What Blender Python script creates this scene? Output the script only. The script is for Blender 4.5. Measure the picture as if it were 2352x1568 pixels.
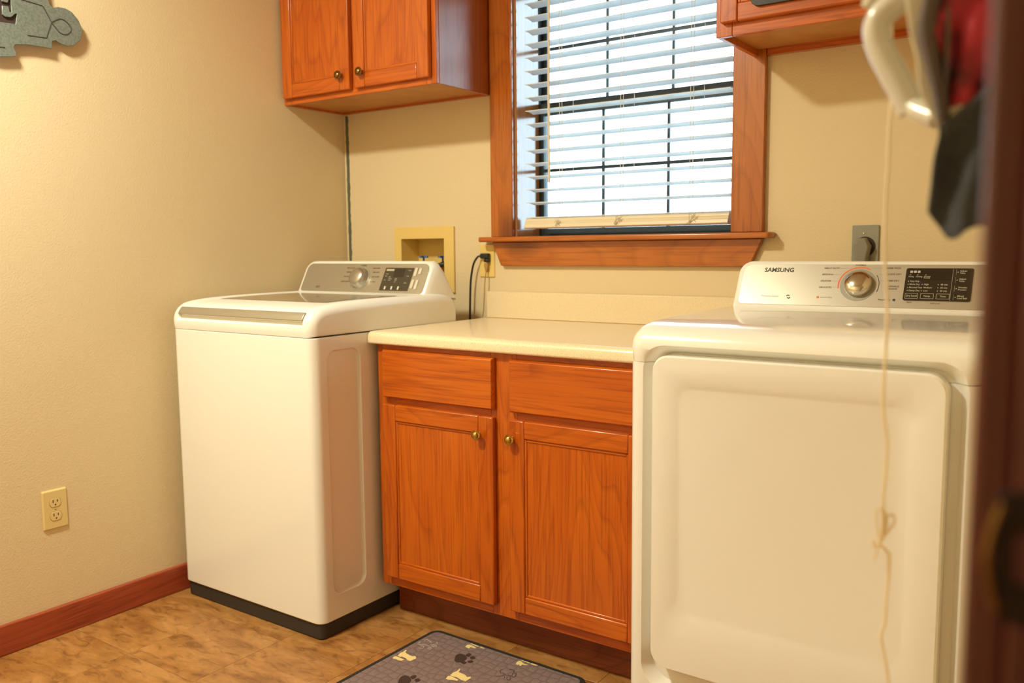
import bpy, bmesh, math, random
from mathutils import Vector, Matrix
random.seed(7)
SC = bpy.context.scene
for o in list(bpy.data.objects): bpy.data.objects.remove(o)
COL = SC.collection

# ------------------------------------------------------------------ camera
CAM_LOC = Vector((2.6171, -2.5584, 1.1636)); YAW, PITCH, ROLL, FPX = .6118, .1066, -.0093, 1995.46
cam_d = bpy.data.cameras.new('camera'); cam = bpy.data.objects.new('camera', cam_d); COL.objects.link(cam)
fw = Vector((-math.sin(YAW)*math.cos(PITCH), math.cos(YAW)*math.cos(PITCH), -math.sin(PITCH)))
r0 = Vector((math.cos(YAW), math.sin(YAW), 0)); u0 = r0.cross(fw)
rr = r0*math.cos(ROLL)+u0*math.sin(ROLL); uu = -r0*math.sin(ROLL)+u0*math.cos(ROLL)
cam.matrix_world = Matrix(((rr.x, uu.x, -fw.x, CAM_LOC.x), (rr.y, uu.y, -fw.y, CAM_LOC.y), (rr.z, uu.z, -fw.z, CAM_LOC.z), (0, 0, 0, 1)))
cam_d.sensor_width = 36; cam_d.sensor_fit = 'HORIZONTAL'; cam_d.lens = FPX/2352*36; cam_d.clip_start = .01
cam_d.dof.use_dof = True; cam_d.dof.focus_distance = 2.25; cam_d.dof.aperture_fstop = 3.2
SC.camera = cam

# ------------------------------------------------------------------ world, light levels, exposure
LAMP_POWER = 322.0          # radiance of the ceiling lamp's diffuser
LAMP_COLOR = (1.0, .985, .79)
SKY_COLOR = (.64, .87, 1.0); SKY_STRENGTH = 8.5
w = bpy.data.worlds.new('overcast_sky'); SC.world = w; w.use_nodes = True
bg = w.node_tree.nodes['Background']; bg.inputs[0].default_value = (*SKY_COLOR, 1); bg.inputs[1].default_value = SKY_STRENGTH
SC.view_settings.view_transform = 'Standard'; SC.view_settings.look = 'None'
SC.view_settings.gamma = 1; SC.view_settings.use_curve_mapping = False; SC.view_settings.exposure = 0.0

# ------------------------------------------------------------------ helpers
def bmn(): return bmesh.new()
def box(bm, x0, x1, y0, y1, z0, z1):
    v = [bm.verts.new(p) for p in ((x0,y0,z0),(x1,y0,z0),(x1,y1,z0),(x0,y1,z0),(x0,y0,z1),(x1,y0,z1),(x1,y1,z1),(x0,y1,z1))]
    for f in ((3,2,1,0),(4,5,6,7),(0,1,5,4),(1,2,6,5),(2,3,7,6),(3,0,4,7)): bm.faces.new([v[i] for i in f])
    return bm
def bx(*a): return box(bmn(), *a)
def prism(pts, ext, place):
    """closed 2D outline pts extruded from a=ext[0] to ext[1]; place(u,v,a)->xyz"""
    bm = bmn(); n = len(pts)
    A = [bm.verts.new(place(u, v, ext[0])) for u, v in pts]; B = [bm.verts.new(place(u, v, ext[1])) for u, v in pts]
    bm.faces.new(A); bm.faces.new(B[::-1])
    for i in range(n): bm.faces.new((A[i], B[i], B[(i+1) % n], A[(i+1) % n]))
    bmesh.ops.recalc_face_normals(bm, faces=bm.faces); return bm
XZ = lambda u, v, a: (u, a, v)
YZ = lambda u, v, a: (a, u, v)
XY = lambda u, v, a: (u, v, a)
def rrect(u0, u1, v0, v1, r, seg=6, rs=None):
    rs = rs or (r,)*4; out = []       # corners: (u1,v1),(u0,v1),(u0,v0),(u1,v0)
    for (cu, cv, a0, q) in ((u1, v1, 0, rs[0]), (u0, v1, 90, rs[1]), (u0, v0, 180, rs[2]), (u1, v0, 270, rs[3])):
        su = -1 if cu == u1 else 1; sv = -1 if cv == v1 else 1
        if q <= 0: out.append((cu, cv)); continue
        for k in range(seg+1):
            a = math.radians(a0+90*k/seg); out.append((cu+su*q+q*math.cos(a), cv+sv*q+q*math.sin(a)))
    return out
def loft(secs, cap=True, closed=True):
    bm = bmn(); R = [[bm.verts.new(p) for p in s] for s in secs]; n = len(R[0])
    for a, b in zip(R, R[1:]):
        for i in range(n if closed else n-1): bm.faces.new((a[i], a[(i+1) % n], b[(i+1) % n], b[i]))
    if cap: bm.faces.new(R[0][::-1]); bm.faces.new(R[-1])
    bmesh.ops.recalc_face_normals(bm, faces=bm.faces); return bm
def spline(pts, sub=6):
    P = [Vector(p) for p in pts]; out = []
    for i in range(len(P)-1):
        a, b, c, d = P[max(i-1, 0)], P[i], P[i+1], P[min(i+2, len(P)-1)]
        for k in range(sub):
            t = k/sub; out.append(.5*((2*b)+(-a+c)*t+(2*a-5*b+4*c-d)*t*t+(-a+3*b-3*c+d)*t**3))
    out.append(P[-1]); return out
def tube(pts, r, seg=10, sub=6, smooth=True, flat=1.0):
    P = spline(pts, sub) if smooth else [Vector(p) for p in pts]; secs = []
    t0 = (P[1]-P[0]).normalized(); n = t0.orthogonal().normalized()
    for i, p in enumerate(P):
        t = (P[min(i+1, len(P)-1)]-P[max(i-1, 0)]).normalized(); n = (n-t*n.dot(t)).normalized(); b = t.cross(n)
        q = r(i/(len(P)-1)) if callable(r) else r
        secs.append([p+n*q*math.cos(2*math.pi*k/seg)+b*q*flat*math.sin(2*math.pi*k/seg) for k in range(seg)])
    return loft(secs)
def lathe(prof, o, axis, seg=28):
    """prof [(radius, height)], around axis from o"""
    ax = Vector(axis).normalized(); e = ax.orthogonal().normalized(); g = ax.cross(e); o = Vector(o)
    return loft([[o+ax*h+(e*math.cos(2*math.pi*k/seg)+g*math.sin(2*math.pi*k/seg))*max(q, 1e-5) for k in range(seg)] for q, h in prof])
def join(*bms):
    out = bmn()
    for b in bms:
        me = bpy.data.meshes.new('t'); b.to_mesh(me); out.from_mesh(me); bpy.data.meshes.remove(me); b.free()
    return out
def obj(name, bm, mat, parent=None, bevel=0, seg=2, ang=35, smooth=True):
    root = parent
    off = Vector((0, 0, 0))
    while root is not None: off += root.location; root = root.parent
    bmesh.ops.translate(bm, verts=bm.verts, vec=-off)
    me = bpy.data.meshes.new(name); bm.to_mesh(me); bm.free()
    if smooth:
        for p in me.polygons: p.use_smooth = True
        me.set_sharp_from_angle(angle=math.radians(ang))
    me.materials.append(mat)
    o = bpy.data.objects.new(name, me); COL.objects.link(o); o.parent = parent
    if bevel:
        m = o.modifiers.new('edge', 'BEVEL'); m.width = bevel; m.segments = seg; m.limit_method = 'ANGLE'; m.angle_limit = math.radians(35); m.harden_normals = False
    return o
def diff(bmA, *cutters):
    def tmp(b):
        bmesh.ops.recalc_face_normals(b, faces=b.faces); me = bpy.data.meshes.new('t'); b.to_mesh(me); b.free()
        o = bpy.data.objects.new('t', me); COL.objects.link(o); return o
    A = tmp(bmA); cs = [tmp(c) for c in cutters]
    for c in cs:
        m = A.modifiers.new('b', 'BOOLEAN'); m.operation = 'DIFFERENCE'; m.solver = 'EXACT'; m.object = c
    dg = bpy.context.evaluated_depsgraph_get(); me = bpy.data.meshes.new_from_object(A.evaluated_get(dg))
    out = bmn(); out.from_mesh(me); bpy.data.meshes.remove(me)
    for o in [A]+cs: d = o.data; bpy.data.objects.remove(o); bpy.data.meshes.remove(d)
    return out
def tag(o, label, cat, group=None, kind=None):
    o['label'] = label; o['category'] = cat
    if group: o['group'] = group
    if kind: o['kind'] = kind
    return o
def thing(name, loc, label, cat, group=None, kind=None):
    o = bpy.data.objects.new(name, None); COL.objects.link(o); o.location = loc; o.empty_display_size = .05
    return tag(o, label, cat, group, kind)
def text(body, size, frame, x, v, mat, parent, align='LEFT', bold=0.0, name='lettering', n=.0008, sx=1.0, shear=0):
    cu = bpy.data.curves.new('t', 'FONT'); cu.body = body; cu.size = size; cu.align_x = align; cu.align_y = 'CENTER'
    cu.extrude = .00015; cu.offset = bold; cu.resolution_u = 2; cu.shear = shear
    t = bpy.data.objects.new('t', cu); COL.objects.link(t)
    dg = bpy.context.evaluated_depsgraph_get(); me = bpy.data.meshes.new_from_object(t.evaluated_get(dg))
    bpy.data.objects.remove(t); bpy.data.curves.remove(cu)
    bm = bmn(); bm.from_mesh(me); bpy.data.meshes.remove(me)
    for q in bm.verts: q.co = Vector(frame(x+q.co.x*sx, v+q.co.y, n+q.co.z))
    return obj(name, bm, mat, parent, smooth=False)

# ------------------------------------------------------------------ materials
def S(r, g, b):
    f = lambda c: ((c/255+.055)/1.055)**2.4 if c > 10 else c/255/12.92
    return (f(r), f(g), f(b))
def mat(name, col, rough=.5, metal=0, coat=0, spec=.5, emit=None, es=0, bump=None, speck=None, trans=0, aniso=0):
    m = bpy.data.materials.new(name); m.use_nodes = True; nt = m.node_tree; p = nt.nodes['Principled BSDF']
    p.inputs['Base Color'].default_value = (*col, 1); p.inputs['Roughness'].default_value = rough; p.inputs['Metallic'].default_value = metal
    p.inputs['Coat Weight'].default_value = coat; p.inputs['Coat Roughness'].default_value = .12; p.inputs['Specular IOR Level'].default_value = spec
    if emit: p.inputs['Emission Color'].default_value = (*emit, 1); p.inputs['Emission Strength'].default_value = es
    if bump or speck:
        tc = nt.nodes.new('ShaderNodeTexCoord')
    if speck:       # (scale, colour2, low, high)
        nz = nt.nodes.new('ShaderNodeTexNoise'); nz.inputs['Scale'].default_value = speck[0]; nz.inputs['Detail'].default_value = 4
        nt.links.new(tc.outputs['Object'], nz.inputs['Vector'])
        rp = nt.nodes.new('ShaderNodeValToRGB'); rp.color_ramp.elements[0].position = speck[2]; rp.color_ramp.elements[1].position = speck[3]
        rp.color_ramp.elements[0].color = (*speck[1], 1); rp.color_ramp.elements[1].color = (*col, 1)
        nt.links.new(nz.outputs['Fac'], rp.inputs['Fac']); nt.links.new(rp.outputs['Color'], p.inputs['Base Color'])
    if bump:        # (scale, distance, strength)
        nz = nt.nodes.new('ShaderNodeTexNoise'); nz.inputs['Scale'].default_value = bump[0]; nz.inputs['Detail'].default_value = 3
        nt.links.new(tc.outputs['Object'], nz.inputs['Vector'])
        b = nt.nodes.new('ShaderNodeBump'); b.inputs['Distance'].default_value = bump[1]; b.inputs['Strength'].default_value = bump[2]
        nt.links.new(nz.outputs['Fac'], b.inputs['Height']); nt.links.new(b.outputs['Normal'], p.inputs['Normal'])
    return m
def wood(name, light, mid, dark, axis, rough=.32, coat=.35, figure=5.0, knots=0, fig=.42, crough=.15):
    m = bpy.data.materials.new(name); m.use_nodes = True; nt = m.node_tree; N = nt.nodes; Lk = nt.links.new
    p = N['Principled BSDF']; p.inputs['Roughness'].default_value = rough; p.inputs['Coat Weight'].default_value = coat; p.inputs['Coat Roughness'].default_value = crough
    tc = N.new('ShaderNodeTexCoord'); oi = N.new('ShaderNodeObjectInfo')
    ml = N.new('ShaderNodeMath'); ml.operation = 'MULTIPLY'; ml.inputs[1].default_value = 37.0; Lk(oi.outputs['Random'], ml.inputs[0])
    ad = N.new('ShaderNodeVectorMath'); ad.operation = 'ADD'; Lk(tc.outputs['Object'], ad.inputs[0]); Lk(ml.outputs[0], ad.inputs[1])
    i = 'XYZ'.index(axis)
    def noise(along, across, detail, dist=0, rough_=.5):
        mp = N.new('ShaderNodeMapping'); s = [across]*3; s[i] = along; mp.inputs['Scale'].default_value = s; Lk(ad.outputs[0], mp.inputs['Vector'])
        nz = N.new('ShaderNodeTexNoise'); nz.inputs['Scale'].default_value = 1; nz.inputs['Detail'].default_value = detail
        nz.inputs['Distortion'].default_value = dist; nz.inputs['Roughness'].default_value = rough_; Lk(mp.outputs[0], nz.inputs['Vector']); return nz
    n1 = noise(.9, figure, 1.5, .3)                      # growth-ring figure: contour lines of a stretched field
    m1 = N.new('ShaderNodeMath'); m1.operation = 'MULTIPLY'; m1.inputs[1].default_value = 16; Lk(n1.outputs['Fac'], m1.inputs[0])
    m2 = N.new('ShaderNodeMath'); m2.operation = 'FRACT'; Lk(m1.outputs[0], m2.inputs[0])
    n2 = noise(5, 190, 3)                                # fine pores
    n3 = noise(1.2, 9, 2)                                # broad tone
    r1 = N.new('ShaderNodeValToRGB'); e = r1.color_ramp.elements; e[0].position = 0; e[0].color = (*mid, 1); e[1].position = .75; e[1].color = (*light, 1)
    q = e.new(.97); q.color = (*dark, 1); q = e.new(1.0); q.color = (*mid, 1)
    Lk(m2.outputs[0], r1.inputs['Fac'])
    r3 = N.new('ShaderNodeValToRGB'); e = r3.color_ramp.elements; e[0].position = .35; e[0].color = (*mid, 1); e[1].position = .65; e[1].color = (*light, 1); Lk(n3.outputs['Fac'], r3.inputs['Fac'])
    mx = N.new('ShaderNodeMix'); mx.data_type = 'RGBA'; mx.inputs[0].default_value = fig; Lk(r3.outputs[0], mx.inputs[6]); Lk(r1.outputs[0], mx.inputs[7])
    r2 = N.new('ShaderNodeValToRGB'); e = r2.color_ramp.elements; e[0].position = .36; e[0].color = (.62, .5, .4, 1); e[1].position = .5; e[1].color = (1, 1, 1, 1); Lk(n2.outputs['Fac'], r2.inputs['Fac'])
    mm = N.new('ShaderNodeMix'); mm.data_type = 'RGBA'; mm.blend_type = 'MULTIPLY'; mm.inputs[0].default_value = .6; Lk(mx.outputs[2], mm.inputs[6]); Lk(r2.outputs[0], mm.inputs[7])
    out = mm.outputs[2]
    if knots:
        vo = N.new('ShaderNodeTexVoronoi'); vo.inputs['Scale'].default_value = knots
        mp = N.new('ShaderNodeMapping'); s = [1.6]*3; s[i] = .8; mp.inputs['Scale'].default_value = s; Lk(ad.outputs[0], mp.inputs['Vector']); Lk(mp.outputs[0], vo.inputs['Vector'])
        rk = N.new('ShaderNodeValToRGB'); e = rk.color_ramp.elements; e[0].position = .05; e[0].color = (.12, .05, .03, 1); e[1].position = .2; e[1].color = (1, 1, 1, 1); Lk(vo.outputs['Distance'], rk.inputs['Fac'])
        mk = N.new('ShaderNodeMix'); mk.data_type = 'RGBA'; mk.blend_type = 'MULTIPLY'; mk.inputs[0].default_value = .8; Lk(out, mk.inputs[6]); Lk(rk.outputs[0], mk.inputs[7]); out = mk.outputs[2]
    Lk(out, p.inputs['Base Color'])
    b = N.new('ShaderNodeBump'); b.inputs['Distance'].default_value = .0004; b.inputs['Strength'].default_value = .25; Lk(n2.outputs['Fac'], b.inputs['Height']); Lk(b.outputs[0], p.inputs['Normal'])
    return m
OL, OM, OD = (.61, .138, .0055), (.49, .088, .003), (.30, .042, .002)
M = {}
for a in 'XYZ': M['oak'+a] = wood('oak_'+a.lower(), OL, OM, OD, a)
for a in 'XZ': M['pine'+a] = wood('pine_'+a.lower(), (.50, .145, .016), (.39, .090, .008), (.22, .04, .004), a, rough=.25, coat=.5, figure=3.5, knots=2.2, fig=.28)
M['jamb'] = wood('varnished_jamb', (.42, .16, .04), (.32, .10, .02), (.2, .05, .01), 'Z', rough=.16, coat=.8)
for a in 'XY': M['base'+a] = wood('red_brown_board_'+a.lower(), (.42, .078, .026), (.32, .054, .02), (.18, .026, .012), a, rough=.4, coat=.2)
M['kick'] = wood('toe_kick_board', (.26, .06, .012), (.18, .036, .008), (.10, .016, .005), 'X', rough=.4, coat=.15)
M['darkwood'] = wood('dark_stained_jamb', (.18, .042, .026), (.13, .03, .022), (.06, .014, .010), 'Z', rough=.3, coat=.3)
M['wall'] = mat('cream_wall_paint', (.74, .60, .37), .62, bump=(170, .0016, .6), spec=.35)
M['ceil'] = mat('ceiling_paint', (.72, .62, .48), .8, bump=(180, .002, .5))
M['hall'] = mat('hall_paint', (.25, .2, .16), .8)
M['white'] = mat('white_enamel', (.91, .895, .83), .22, coat=.5)
M['white'].node_tree.nodes['Principled BSDF'].inputs['Coat Roughness'].default_value = .05; M['white'].node_tree.nodes['Principled BSDF'].inputs['Coat Weight'].default_value = .8
M['whiteplastic'] = mat('white_plastic', (.91, .895, .83), .3, coat=.2)
M['blackbase'] = mat('black_rubber_plastic', (.035, .03, .026), .55)
M['silver'] = mat('brushed_silver', (.52, .475, .385), .34, metal=.75)
M['chrome'] = mat('chrome_knob', (.62, .58, .50), .14, metal=1)
M['satin'] = mat('satin_knob', (.50, .46, .38), .3, metal=.8)
M['ring'] = mat('grey_dial_ring', (.34, .31, .25), .4, metal=.3)
M['glass_lid'] = mat('smoked_lid_glass', (.10, .075, .05), .05, coat=1, spec=.8)
M['lidrim'] = mat('grey_lid_rim', (.46, .43, .36), .35)
M['disp'] = mat('dark_display', (.022, .018, .013), .12, coat=.6)
M['disp2'] = mat('black_display_window', (.008, .007, .006), .08, coat=.8)
M['wdisp'] = mat('grey_brown_display', (.06, .047, .03), .2, coat=.4)
M['print'] = mat('grey_brown_print', (.14, .10, .05), .6)
M['printw'] = mat('pale_print', (.52, .48, .38), .6)
M['orange'] = mat('orange_print', (.85, .16, .03), .5)
M['darkprint'] = mat('dark_print', (.05, .045, .03), .5)
M['btn'] = mat('pale_button', (.78, .74, .62), .25, metal=.3)
M['counter'] = mat('speckled_laminate', (.90, .745, .50), .28, coat=.25, speck=(420, (.74, .56, .32), .36, .47))
M['splash'] = mat('speckled_laminate_splash', (.84, .69, .45), .4, speck=(420, (.70, .55, .33), .34, .46))
M['brass'] = mat('antique_brass', (.60, .42, .12), .22, metal=1)
M['dullbrass'] = mat('aged_bronze_brass', (.30, .17, .06), .3, metal=1)
M['darkplate'] = mat('blackened_bronze', (.05, .035, .03), .4, metal=.8)
M['almond'] = mat('almond_plastic', (.74, .58, .25), .4)
M['yellow'] = mat('yellowed_plastic', (.80, .58, .19), .45)
M['slot'] = mat('dark_slot', (.03, .018, .01), .7)
M['greyplate'] = mat('grey_painted_metal', (.30, .29, .23), .45)
M['greyplug'] = mat('grey_rubber_plug', (.24, .22, .17), .5)
M['black'] = mat('black_plastic', (.016, .016, .017), .4)
M['brown'] = mat('brown_cord_plastic', (.42, .24, .08), .5)
M['blue'] = mat('blue_valve_handle', (.10, .18, .42), .4)
M['bronze'] = mat('bronze_aluminium', (.020, .032, .036), .45)
M['slat'] = mat('white_slat', (.76, .80, .84), .4, coat=.15)
M['patio'] = mat('concrete_ground', (.24, .26, .26), .9)
M['oakside'] = wood('varnished_oak_side', (.40, .095, .006), (.32, .065, .004), (.2, .034, .002), 'Z', rough=.4, coat=1.0, crough=.34)
M['cream'] = mat('cream_vinyl', (.80, .70, .50), .4)
M['gap'] = mat('almond_gap', (.30, .20, .07), .7)
M['lining'] = mat('grey_lining', (.10, .075, .068), .8)
M['cordw'] = mat('white_cord', (.75, .72, .64), .8)
M['string'] = mat('natural_string', (.90, .77, .54), .8, bump=(900, .0006, .6))
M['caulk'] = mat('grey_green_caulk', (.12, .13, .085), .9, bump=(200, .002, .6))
M['zinc'] = mat('galvanised_zinc', (.27, .315, .28), .45, metal=.5, speck=(160, (.20, .24, .21), .35, .6))
M['groove'] = mat('dark_groove', (.06, .06, .045), .6)
M['enam'] = mat('off_white_enamel', (.66, .62, .52), .28, coat=.4)
M['bracket'] = mat('cream_painted_steel', (.56, .49, .33), .5)
M['red'] = mat('crimson_cloth', (.40, .018, .035), .7, speck=(22, (.05, .008, .016), .36, .56))
M['darkcloth'] = mat('charcoal_cloth', (.018, .020, .021), .85, speck=(14, (.04, .045, .05), .4, .6))
M['matblack'] = mat('black_binding', (.018, .014, .012), .8)
M['ply'] = mat('cabinet_underside', (.60, .26, .06), .42, coat=.15, speck=(12, (.50, .20, .045), .3, .7))
M['yel_print'] = mat('pale_yellow_print', (.80, .66, .28), .8)
M['dark_brown_print_and_shade'] = mat('dark_brown_print_and_shade', (.045, .022, .016), .8)  # mat prints; also the painted shade behind the sign's cut-out letter
M['pale_line'] = mat('pale_line_print', (.5, .44, .40), .8)
M['lampbase'] = mat('lamp_base', (.7, .65, .55), .4)
M['diff'] = mat('glowing_diffuser', (.8, .75, .6), .5, emit=LAMP_COLOR, es=LAMP_POWER)

def floor_mat():
    m = bpy.data.materials.new('marbled_vinyl_tile'); m.use_nodes = True; nt = m.node_tree; N = nt.nodes; Lk = nt.links.new; p = N['Principled BSDF']
    p.inputs['Roughness'].default_value = .42; p.inputs['Coat Weight'].default_value = .1
    tc = N.new('ShaderNodeTexCoord'); oi = N.new('ShaderNodeObjectInfo'); ml = N.new('ShaderNodeMath'); ml.operation = 'MULTIPLY'; ml.inputs[1].default_value = 53; Lk(oi.outputs['Random'], ml.inputs[0])
    ad = N.new('ShaderNodeVectorMath'); ad.operation = 'ADD'; Lk(tc.outputs['Object'], ad.inputs[0]); Lk(ml.outputs[0], ad.inputs[1])
    def nz(sc, rot, s, det, dist):
        mp = N.new('ShaderNodeMapping'); mp.inputs['Rotation'].default_value = (0, 0, rot); mp.inputs['Scale'].default_value = s; Lk(ad.outputs[0], mp.inputs['Vector'])
        n = N.new('ShaderNodeTexNoise'); n.inputs['Scale'].default_value = sc; n.inputs['Detail'].default_value = det; n.inputs['Distortion'].default_value = dist; n.inputs['Roughness'].default_value = .62; Lk(mp.outputs[0], n.inputs['Vector']); return n
    a = nz(5.5, .12, (1, 2.6, 1), 5, .5); b = nz(15, .12, (1, 2.4, 1), 6, .9)
    r = N.new('ShaderNodeValToRGB'); e = r.color_ramp.elements; e[0].position = .30; e[0].color = (.25, .10, .021, 1); e[1].position = .72; e[1].color = (.46, .235, .078, 1)
    q = e.new(.5); q.color = (.36, .165, .042, 1); Lk(a.outputs['Fac'], r.inputs['Fac'])
    r2 = N.new('ShaderNodeValToRGB'); e = r2.color_ramp.elements; e[0].position = .33; e[0].color = (.64, .54, .45, 1); e[1].position = .68; e[1].color = (1.22, 1.2, 1.2, 1)
    q = e.new(.47); q.color = (1, 1, 1, 1); Lk(b.outputs['Fac'], r2.inputs['Fac'])
    mx = N.new('ShaderNodeMix'); mx.data_type = 'RGBA'; mx.blend_type = 'MULTIPLY'; mx.inputs[0].default_value = 1.0; Lk(r.outputs[0], mx.inputs[6]); Lk(r2.outputs[0], mx.inputs[7]); Lk(mx.outputs[2], p.inputs['Base Color'])
    bp = N.new('ShaderNodeBump'); bp.inputs['Distance'].default_value = .0006; bp.inputs['Strength'].default_value = .25; Lk(b.outputs['Fac'], bp.inputs['Height']); Lk(bp.outputs[0], p.inputs['Normal'])
    return m
M['tile'] = floor_mat(); M['grout'] = mat('tile_joint', (.22, .10, .03), .8)
def mat_mat():
    m = bpy.data.materials.new('quilted_grey_fabric'); m.use_nodes = True; nt = m.node_tree; N = nt.nodes; Lk = nt.links.new; p = N['Principled BSDF']
    p.inputs['Roughness'].default_value = .75
    tc = N.new('ShaderNodeTexCoord'); v = N.new('ShaderNodeTexVoronoi'); v.feature = 'DISTANCE_TO_EDGE'; v.inputs['Scale'].default_value = 38; v.inputs['Randomness'].default_value = .45; Lk(tc.outputs['Object'], v.inputs['Vector'])
    r = N.new('ShaderNodeValToRGB'); e = r.color_ramp.elements; e[0].position = 0; e[0].color = (.150, .105, .10, 1); e[1].position = .14; e[1].color = (.215, .155, .15, 1); Lk(v.outputs['Distance'], r.inputs['Fac']); Lk(r.outputs[0], p.inputs['Base Color'])
    b = N.new('ShaderNodeBump'); b.inputs['Distance'].default_value = .008; b.inputs['Strength'].default_value = .5; Lk(v.outputs['Distance'], b.inputs['Height']); Lk(b.outputs[0], p.inputs['Normal'])
    return m
M['quilt'] = mat_mat()
def glass_mat():
    m = bpy.data.materials.new('window_glass'); m.use_nodes = True; nt = m.node_tree; N = nt.nodes; N.remove(N['Principled BSDF'])
    t = N.new('ShaderNodeBsdfTransparent'); t.inputs[0].default_value = (.93, .97, .98, 1); g = N.new('ShaderNodeBsdfGlossy'); g.inputs['Roughness'].default_value = .02
    f = N.new('ShaderNodeFresnel'); f.inputs[0].default_value = 1.35; mx = N.new('ShaderNodeMixShader'); nt.links.new(f.outputs[0], mx.inputs[0]); nt.links.new(t.outputs[0], mx.inputs[1]); nt.links.new(g.outputs[0], mx.inputs[2])
    nt.links.new(mx.outputs[0], N['Material Output'].inputs[0]); return m
M['pane'] = glass_mat()

# ================================================================== ROOM
RX = 2.585; RF = -3.05; CH = 2.68; HX = 3.75
fl = thing('floor', (0, 0, 0), 'marbled ochre vinyl tile floor of the laundry room', 'floor', kind='structure')
obj('subfloor', bx(-.1, HX+.1, RF-.1, .21, -.06, -.002), M['grout'], fl, smooth=False)
T = .3048
tb = bx(.0004, T-.0004, .0004, T-.0004, -.004, 0)
t0 = None; k = 0
for iy in range(11):
    for ix in range(13):
        x = ix*T-.004; y = -.0006-T*(iy+1)
        if x > HX or y < RF-.2: continue
        if t0 is None:
            t0 = obj('tile', tb, M['tile'], fl, bevel=.0006, seg=1, smooth=False); o = t0
        else:
            o = bpy.data.objects.new('tile', t0.data); COL.objects.link(o); o.parent = fl
            mdf = o.modifiers.new('edge', 'BEVEL'); mdf.width = .0006; mdf.segments = 1; mdf.limit_method = 'ANGLE'
        o.location = (x, y, 0); o.rotation_euler = (0, 0, 0)
tag(obj('ceiling', bx(-.1, HX+.1, RF-.1, .21, CH, CH+.06), M['ceil'], smooth=False), 'plain cream ceiling above the laundry room', 'ceiling', kind='structure')
tag(obj('wall_left', bx(-.12, 0, RF-.1, 0, 0, CH), M['wall'], smooth=False), 'cream orange-peel wall behind the washing machine side', 'wall', kind='structure')
tag(obj('outdoor_ground', bx(-14, 16, .22, 24, -.5, -.3), M['patio'], smooth=False), 'pale concrete ground outside the house below the window', 'ground', kind='structure')
WX0, WX1, WZ0, WZ1 = .845, 1.645, 1.187, 2.10
tag(obj('wall_back', diff(bx(-.12, HX+.1, 0, .21, 0, CH), bx(WX0, WX1, -.1, .4, WZ0, WZ1), bx(.300, .522, -.05, .10, 1.045, 1.206)), M['wall'], smooth=False),
    'cream painted wall with the window above the counter', 'wall', kind='structure')
DY0, DY1 = -2.96, -2.13
tag(obj('wall_right', diff(bx(RX, RX+.12, RF, 0, 0, CH), bx(RX-.1, RX+.3, DY0, DY1, -.1, 2.06)), M['wall'], smooth=False), 'cream wall with the doorway beside the dryer', 'wall', kind='structure')
tag(obj('wall_front', bx(0, HX, RF-.1, RF, 0, CH), M['wall'], smooth=False), 'cream wall opposite the window', 'wall', kind='structure')
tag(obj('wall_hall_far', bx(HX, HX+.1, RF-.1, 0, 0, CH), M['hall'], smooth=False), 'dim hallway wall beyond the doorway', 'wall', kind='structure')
for nm, a, mt in (('baseboard_left', (0, .017, RF, -.001, 0, .089), 'baseY'), ('baseboard_back', (.02, RX, -.014, 0, 0, .089), 'baseX'), ('baseboard_right', (RX-.015, RX, -2.05, -.016, 0, .089), 'baseY'), ('baseboard_front', (.02, RX, RF, RF+.015, 0, .089), 'baseX')):
    tag(obj(nm, bx(*a), M[mt], bevel=.003), {'baseboard_left': 'red-brown wooden baseboard along the wall beside the washing machine', 'baseboard_back': 'red-brown baseboard behind the appliances', 'baseboard_right': 'red-brown baseboard beside the dryer', 'baseboard_front': 'red-brown baseboard opposite the window'}[nm], 'baseboard', kind='structure')
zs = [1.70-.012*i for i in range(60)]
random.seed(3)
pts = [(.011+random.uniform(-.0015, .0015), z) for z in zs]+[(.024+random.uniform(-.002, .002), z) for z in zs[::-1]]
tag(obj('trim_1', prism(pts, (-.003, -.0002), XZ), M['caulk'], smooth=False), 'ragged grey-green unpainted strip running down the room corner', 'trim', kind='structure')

# ------------------------------------------------------------------ window
win = thing('window_1', (1.245, 0, 1.187), 'dark bronze grid window in a varnished pine surround', 'window', kind='structure')
obj('casing', bx(.748, .843, -.020, 0, 1.205, 2.2), M['pineZ'], win, bevel=.003)
obj('casing', bx(1.643, 1.742, -.020, 0, 1.205, 2.2), M['pineZ'], win, bevel=.003)
obj('casing', bx(.748, 1.742, -.0195, 0, 2.105, 2.2), M['pineX'], win, bevel=.003)
obj('stool', prism([(.711, -.044), (.718, -.056), (1.769, -.056), (1.776, -.044), (1.776, -.001), (1.643, -.001), (1.643, .142), (.845, .142), (.845, -.001), (.711, -.001)], (1.187, 1.205), XY), M['pineX'], win, bevel=.005, seg=3)
obj('apron', prism([(.752, 1.1865), (1.743, 1.1865), (1.703, 1.102), (.790, 1.102)], (-.020, 0), XZ), M['pineX'], win, bevel=.003)
obj('jamb', bx(.845, .851, 0, .142, 1.205, 2.10), M['jamb'], win, bevel=.001)
obj('jamb', bx(1.639, 1.645, 0, .142, 1.205, 2.10), M['jamb'], win, bevel=.001)
obj('head_jamb', bx(.851, 1.639, 0, .142, 2.092, 2.10), M['jamb'], win)
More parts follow.
